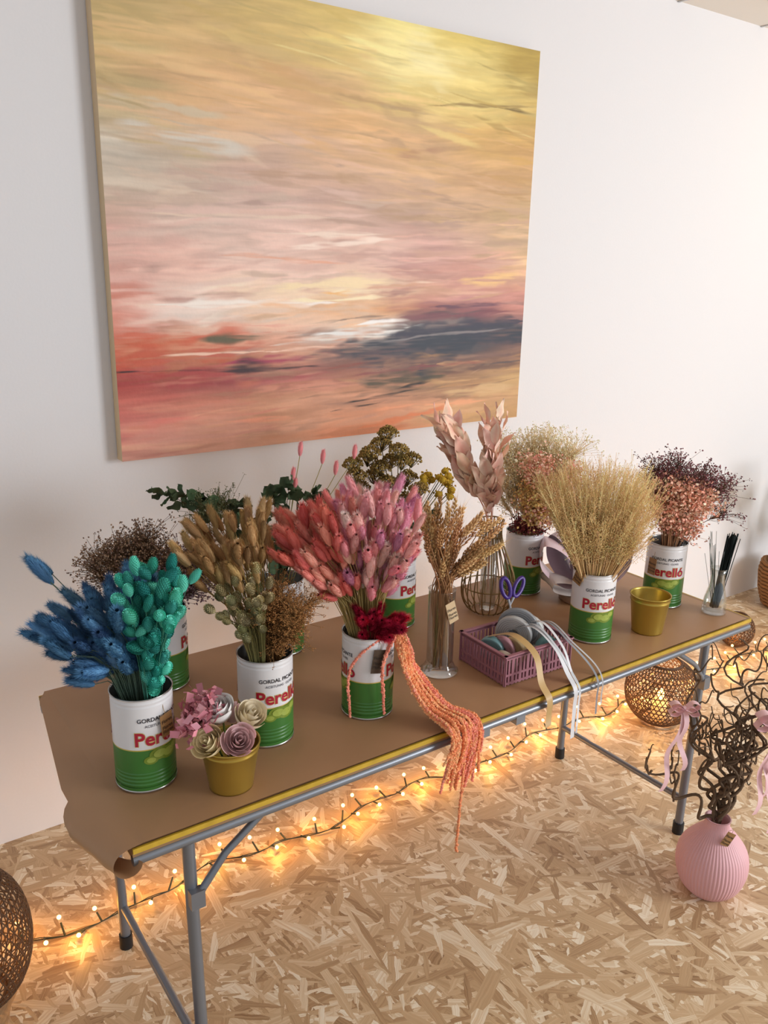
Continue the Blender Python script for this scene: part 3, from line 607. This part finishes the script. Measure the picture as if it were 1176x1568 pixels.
for i in range(9): spray(mb,B0+U*-.035+W*.02,U*-.75+W*rng.normal()*.5+Z*(.3+rng.random()),.058,.05,22,.0085,[lin((206,140,148)),lin((190,122,134))],lin((120,110,70)),'f',3)
mb.build('roses',[M_plant,M_petal],e)
x,y=2.036,-1.079; e=empty('gold_bucket',(x,y,TZ)); bucket(e,x,y,.059,.046,.118)
# small glass with black reeds
x,y=2.339,-1.103; e=empty('glass_vase_with_black_reeds',(x,y,TZ)); c=(x,y,TZ+.0035); mb=MB()
revolve(mb,[(0,0),(.036,0),(.038,.006),(.034,.05),(.024,.09),(.022,.13),(.026,.15),(.024,.15),(.020,.13),(.022,.09),(.032,.05),(.034,.01),(0,.01)],36,c,(1,1,1)); mb.build('glass',[M_glass],e); mb=MB()
n=60; b=A([x,y,TZ+.02])+np.concatenate([rng.normal(size=(n,2))*.006,np.zeros((n,1))],1); t=b+U*.03+Z*.24+rng.normal(size=(n,3))*.007; sticks(mb,b,t,.0014,lin((22,30,30)))
n=16; b=A([x,y,TZ+.02])+np.concatenate([rng.normal(size=(n,2))*.006,np.zeros((n,1))],1); t=b+U*rng.uniform(-.05,-.01,(n,1))+Z*rng.uniform(.17,.26,(n,1)); sticks(mb,b,t,.0007,lin((60,70,60)))
mb.build('black_reeds',[M_plant],e)
# ---------------- crates
def crate(name,c,s,rz,m,nx=9,ny=7):
    mb=MB(); Rm=rotz(rz); sx,sy,sz=s; c=A(c,float)
    def b(p,q): box(mb,c+Rm@A(p,float),q,mat=0,R=Rm)
    b((0,0,.003),(sx,sy,.004))
    for z in (.006,sz*.34,sz*.9,sz-.005):
        hgt=.008 if z>sz*.5 else .006
        for sg in (-1,1): b((0,sg*sy/2,z),(sx+.004,.004,hgt)); b((sg*sx/2,0,z),(.004,sy+.004,hgt))
    b((0,sy/2,sz-.001),(sx+.012,.01,.004)); b((0,-sy/2,sz-.001),(sx+.012,.01,.004)); b((sx/2,0,sz-.001),(.01,sy+.012,.004)); b((-sx/2,0,sz-.001),(.01,sy+.012,.004))
    for i in range(nx*2+1):
        xx=-sx/2+i*sx/(nx*2)
        for sg in (-1,1): b((xx,sg*sy/2,sz/2),(.0055 if i%2 else .009,.003,sz))
    for i in range(ny*2+1):
        yy=-sy/2+i*sy/(ny*2)
        for sg in (-1,1): b((sg*sx/2,yy,sz/2),(.003,.0055 if i%2 else .009,sz))
    return mb
e=empty('ribbon_crate',(1.54,-1.02,TZ)); mb=crate('c',(1.54,-1.02,TZ+.0035),(.235,.185,.085),-.03,M_crate); mb.build('crate',[M_crate],e)
def spool(mb,c,ax,R0,w,col):
    ax=A(ax,float); fr=frame(ax); pr=A([[R0*.35,-w/2],[R0*.95,-w/2],[R0,-w*.45],[R0,w*.45],[R0*.95,w/2],[R0*.35,w/2],[R0*.35,-w/2]])
    t=MB(); revolve(t,pr,28,(0,0,0),col); 
    for k in range(3,9):
        r_=R0*k/9.5; aa=np.linspace(0,6.283,25)
        for s_ in (-1,1): tube(t,np.stack([r_*np.cos(aa),r_*np.sin(aa),0*aa+s_*w/2],1),.0007,3,np.asarray(col)*.6)
    V=np.concatenate(t.V)@fr.T+np.asarray(c); C=np.concatenate(t.C)
    off=mb.n; mb.V.append(V); mb.C.append(C)
    for k,v in t.F.items(): mb.F.setdefault(k,[]).extend([f+off for f in v])
    mb.n+=len(V)
mb=MB()
for (dx,dy,dz,ax,R0,w,cc) in ((-.07,.02,.055,(1,.5,.2),.036,.02,(120,160,165)),(-.045,.0,.058,(1,.3,.2),.036,.015,(200,150,160)),(-.02,-.02,.055,(1,.2,.1),.038,.025,(190,165,120)),(-.08,-.05,.05,(1,.2,.6),.032,.02,(200,190,180)),(.02,.03,.075,(.9,.5,.1),.052,.016,(190,190,190)),(.045,.04,.085,(.8,.6,.1),.058,.010,(150,152,156)),(.07,.03,.07,(.8,.6,.1),.050,.02,(205,205,202)),(.08,-.04,.045,(.2,1,.1),.034,.02,(110,155,160)),(.03,-.05,.045,(0,.3,1),.036,.03,(205,200,190)),(.09,.05,.05,(.5,.2,.5),.03,.02,(205,160,170))):
    spool(mb,A([1.54+dx,-1.02+dy,TZ+dz]),ax,R0,w,lin(cc))
def ribbon(mb,pts,w,side,col):
    P=bez(pts,8); side=A(side,float); k=len(P)
    if side.ndim==1: side=np.tile(side,(k,1))
    V=np.stack([P-side*w/2,P+side*w/2],1).reshape(-1,3); mb.add(V,ring_faces(k,2,False),col,0)
fy=TY0-.012
for (xs,xe,zb,w,cc,hx) in ((1.50,1.488,.655,.024,(190,156,104),.115),(1.575,1.585,.59,.017,(212,212,216),.12),(1.60,1.60,.62,.009,(216,216,220),.13),(1.63,1.672,.635,.008,(130,132,138),.12),(1.64,1.69,.66,.006,(170,170,172),.12),(1.58,1.60,.60,.008,(190,193,198),.125)):
    ribbon(mb,[(xs-.03,-.99,TZ+.09),(xs-.01,-1.06,TZ+hx),(xs,-1.135,TZ+.085),(xe,-1.175,TZ+.025),(xe,fy-.006,TZ-.01),(xe+.004,fy-.004,TZ-.06),(xe-.004,fy-.012,zb)],w,(1,.12,0),lin(cc))
mb.build('ribbons',[M_ribbon],e); mb=MB()
for s in (-1,1):
    a=np.linspace(0,6.283,20); cc=A([1.60,-.93,TZ+.155])+A([.012*s,0,.0]); d1=A([.45*s+.3,.2,.85]); d1/=np.linalg.norm(d1); d2=np.cross(d1,A([.3,1,0])); d2/=np.linalg.norm(d2)
    ctr=cc+d1*.03; tube(mb,ctr+.030*np.cos(a)[:,None]*d1+.013*np.sin(a)[:,None]*d2,.006,7,lin((72,44,130)))
    tube(mb,[cc,cc-d1*.03*1,A([1.60-.01*s,-.95,TZ+.02])],[.004,.003,.001],5,lin((170,170,175)))
mb.build('scissors',[M_ribbon],e)
mb=crate('c',(.40,-1.12,.003),(.2,.15,.1),.75,M_crate2); mb.build('plastic_crate',[M_crate2],loc=(.40,-1.12,0))
# lavender gift bow
c0=A([2.07,-.80,TZ]); mb=MB()
LV=lin((218,194,200))
def loopr(ang,L,w,z0,lift):
    d=U*math.cos(ang)+W*math.sin(ang); pts=[c0+Z*z0,c0+d*L*.5+Z*(z0+lift),c0+d*L+Z*(z0+lift*1.3),c0+d*L*1.02+Z*(z0+lift*.6),c0+d*L*.5+Z*(z0+.0),c0+Z*z0]
    P=bez(pts,8); t=np.linspace(0,1,len(P)); sd=np.cross(d,Z); ww=w*(.3+.9*np.sin(np.pi*t))
    V=np.stack([P-sd*ww[:,None]/2,P-sd*ww[:,None]*.25+Z*.005,P+sd*ww[:,None]*.25+Z*.005,P+sd*ww[:,None]/2],1).reshape(-1,3); mb.add(V,ring_faces(len(P),4,False),jcol(LV,1,.06)[0],0)
for a,L,z0,l in ((0.15,.115,.05,.13),(-.3,.09,.04,.05),(3.0,.15,.05,.11),(3.3,.13,.03,.04),(1.4,.10,.05,.12),(.8,.11,.06,.15),(2.3,.12,.05,.12),(-1.2,.07,.05,.04)): loopr(a,L,.10,z0,l)
ico(mb,c0+Z*.05,.022,LV); revolve(mb,[(0,.0),(.085,.0),(.087,.003),(.087,.022),(.085,.026),(0,.026)],30,c0+Z*.003,lin((160,132,112)))
mb.build('lavender_ribbon_bow',[M_ribbon],loc=c0)
# ---------------- pink ribbed vase
x,y=2.061,-1.383; e=empty('pink_ribbed_vase_with_curly_willow',(x,y,0)); mb=MB(); zz=A([0,.004,.03,.07,.11,.15,.185,.21,.225,.245,.25]); rr=A([.055,.062,.084,.098,.101,.092,.068,.046,.036,.034,.037])
pr=bez(np.stack([rr,zz,0*zz],1),5)[:,:2]; n=360
revolve(mb,pr,n,(x,y,.001),(.5,.5,.5),0,True,lambda a:1+.022*np.abs(np.sin(a*30)))
revolve(mb,[(.037,.25),(.034,.251),(.031,.24),(.033,.2),(.0,.19)],60,(x,y,.001),(.5,.5,.5)); revolve(mb,[(0,.001),(.055,.001)],60,(x,y,0),(.5,.5,.5))
mb.build('vase',[M_pinkcer],e); mb=MB(); O=A([x,y,.24]); WB=lin((82,66,52))
def willow(p0,d,L,r0,depth=0):
    d=A(d,float)/np.linalg.norm(d); t=np.linspace(0,1,48)[:,None]; f=frame(d); w=rng.uniform(3.0,5.0)*6.28*L/.5; ph=rng.random()*6.28; am=.022*min(1,L/.25)*np.minimum(1,t*4)*rng.uniform(.7,1.3)
    Pp=p0+d*L*t+am*(f[:,0]*(np.cos(w*t+ph)-math.cos(ph))+f[:,1]*(np.sin(w*t*1.1+ph)-math.sin(ph)))+.03*t**2*rng.normal(size=3)+.010*np.sin(21*t+ph)*Z
    tube(mb,Pp,np.linspace(r0,r0*.4,48),6,WB*rng.uniform(.8,1.2))
    if depth<1:
        for k in range(4):
            j=rng.integers(14,42); willow(Pp[j],d+rng.normal(size=3)*.45+U*rng.uniform(-.3,.3)+Z*.3,L*rng.uniform(.25,.38),r0*.6,depth+1)
for (u,w,v,L) in ((-.2,0,1,.46),(-.08,-.2,1,.42),(.05,.1,1,.52),(.12,-.1,1,.5),(.22,.1,1,.54),(.3,-.1,1,.48),(-.45,.1,.95,.36),(-.75,.1,1,.28),(.0,-.1,1,.35),(.15,.2,1,.42),(.38,0,1,.42),(.1,0,1,.3)):
    tube(mb,[O-Z*.04,O+U*u*.02],.005,6,WB); willow(O+U*u*.02,U*u+W*w+Z*v,L,.0058)
mb.build('curly_willow',[M_plant],e); mb=MB(); PR=lin((238,196,202))
def bow(c,s,tails):
    for sg in (-1,1):
        for lift in (.25,-.35):
            d=U*sg+Z*lift; P=bez([c,c+d*s*.5+Z*s*.35,c+d*s,c+d*s*.5-Z*s*.3,c],6); k=len(P); V=np.stack([P-W*s*.25,P+W*s*.25],1).reshape(-1,3); mb.add(V,ring_faces(k,2,False),PR,0)
    for (u,l) in tails:
        t=np.linspace(0,1,16)[:,None]; P=c+U*(u*t)+Z*(-l*t)+U*.008*np.sin(t*9)+W*.006*np.sin(t*12+1); V=np.stack([P-(U*.9+W*.3)*.009,P+(U*.9+W*.3)*.009],1).reshape(-1,3); mb.add(V,ring_faces(16,2,False),PR,0)
    ico(mb,c,s*.2,PR,n=8,k=6)
bow(O+U*-.155+Z*.385-W*.03,.042,((-.04,.27),(.015,.2))); bow(O+U*.075+Z*.385-W*.09,.055,((-.02,.30),(.03,.36),(.0,.24)))
mb.build('pink_bows',[M_ribbon],e)
tag(e,x,y,35,.22,(150,112,70),tilt=-.5,r=.06,w=.03,h=.045,strz=.245)
# ---------------- lanterns
def lantern(x,y,R0,h,lit,nr=46,name='wicker_lantern'):
    e=empty(name,(x,y,0)); mb=MB(); c=A([x,y,h/2+.004])
    def pt(a,b): 
        rr=R0*(np.cos(b)**.7); return np.stack([c[0]+rr*np.cos(a),c[1]+rr*np.sin(a),c[2]+h/2*np.sin(b)],-1)
    for k in range(nr):
        a0=k*2*math.pi/nr; b=np.linspace(-1.2,1.2,16)
        for s in (-1,1): tube(mb,pt(a0+s*b*.55,b),.0018,4)
    for b0 in np.linspace(-1.2,1.2,15):
        a=np.linspace(0,2*math.pi,49); tube(mb,pt(a,b0+.03*np.sin(a*3+b0*9)),.002,4)
    for b0 in (-1.22,1.22):
        a=np.linspace(0,2*math.pi,41); tube(mb,pt(a,np.full(41,b0)),.006,6)
    mb.build('wicker',[M_wicker],e)
    if lit:
        mb=MB(); revolve(mb,[(0,.01),(.03,.01),(.03,.09),(0,.09)],20,(x,y,0),(.9,.7,.4)); ico(mb,(x,y,.12),.014,(1,1,1),1,(1,1,1.8)); mb.build('candle',[mat('wax',lin((240,200,140)),rough=.5,emis=(1,.5,.15),es=.8,var=.02),M_flame],e)
        l=bpy.data.lights.new('candle_light','POINT'); l.energy=lit; l.color=(1,.5,.15); l.shadow_soft_size=.012; o=bpy.data.objects.new('candle_light',l); sc.collection.objects.link(o); o.parent=e; o.location=(0,0,.16)
    return e
lantern(2.76,-.66,.145,.27,2.5); lantern(.16,-.60,.145,.36,.6); lantern(3.70,-.40,.085,.16,0,24)
# ---------------- string lights
e=empty('string_lights',(2,-.49,0)); mb=MB(); xs=np.arange(.28,4.3,.03); ys=-.49+.022*np.sin(xs*9)+.012*np.sin(xs*23+1)-.05*np.clip(xs-3.3,0,1)*2; zs=.006+.003*np.sin(xs*31)
tube(mb,np.stack([xs,ys,zs],1),.0017,5,mat=0); tube(mb,np.stack([xs,ys+.004*np.sin(xs*60),zs+.003],1),.0014,5,mat=0)
mb2=MB(); i=0; lights=[]
for xx in np.arange(.3,4.2,.05):
    s=-1 if i%2 else 1; yy=float(np.interp(xx,xs,ys)); tip=A([xx+.012*rng.normal(),yy+s*(.026+.012*rng.random()),.012+.012*rng.random()+.02*(s>0)])
    tube(mb,[(xx,yy,.008),tip*.7+A([xx,yy,.008])*.3],[.0032,.0028],6,mat=0); ico(mb2,tip,.0062,(1,1,1),0); 
    if i%3==0: lights.append(tip)
    i+=1
mb.build('cable',[M_cable],e); mb2.build('bulbs',[M_bulb],e)
ld=bpy.data.lights.new('fairy_glow','POINT'); ld.energy=.34; ld.color=(1,.43,.07); ld.shadow_soft_size=.006
for p in lights:
    o=bpy.data.objects.new('fairy_glow',ld); sc.collection.objects.link(o); o.parent=e; o.location=p+A([0,0,.026])-A([2,-.49,0])
# ---------------- plant at right
x,y=4.40,-.25; e=empty('potted_plant',(x,y,0)); mb=MB()
revolve(mb,[(0,.002),(.11,.002),(.14,.1),(.15,.2),(.14,.26),(.13,.26),(.13,.2),(0,.2)],40,(x,y,0),lin((110,78,50))); 
for k in range(12):
    a=np.linspace(0,2*math.pi,49); zq=.02+k*.021; rad=np.interp(zq,[0,.1,.2,.26],[.112,.142,.152,.142]); tube(mb,np.stack([x+rad*np.cos(a),y+rad*np.sin(a),zq+.003*np.sin(a*16)],1),.009,6,lin((120,84,52)))
mb.build('basket',[M_plant],e); mb=MB(); BLf=[t_leaf(.2,.12,.35,.12,.9)]
for i in range(22):
    a=i*2.4; h=rng.uniform(.2,.6); r_=rng.uniform(.1,.33); tip=A([x+r_*math.cos(a),y+min(.02,r_*math.sin(a)),.2+h]); tube(mb,bez([(x,y,.2),(x+r_*.3*math.cos(a),y+r_*.3*min(0.1,math.sin(a)),.2+h*.6),tip],6),.004,5,lin((50,76,38)))
    BLf[0].put(mb,tip,A([math.cos(a),-abs(math.sin(a))*.5,.2]),.8,jcol(lin((38,76,40)),1)[0],roll=0)
mb.build('leaves',[M_plant],e)
# ---------------- lights
w=bpy.data.worlds.new('w'); sc.world=w; w.use_nodes=True; bg=w.node_tree.nodes['Background']; bg.inputs[0].default_value=(.86,.93,1,1); bg.inputs[1].default_value=.62
def area(name,loc,tgt,sx,sy,en,col):
    l=bpy.data.lights.new(name,'AREA'); l.shape='RECTANGLE'; l.size=sx; l.size_y=sy; l.energy=en; l.color=col
    o=bpy.data.objects.new(name,l); sc.collection.objects.link(o); o.location=loc; o.rotation_euler=(Vector(tgt)-Vector(loc)).to_track_quat('-Z','Y').to_euler(); return o
area('window_daylight',(4.6,-5.2,1.9),(1.7,-.6,.9),1.9,1.8,185,(.95,.98,1))
area('ceiling_lamp',(4.6,-1.0,2.75),(4.5,-.3,1.9),.5,.5,4,(1,.74,.42))
print('done')
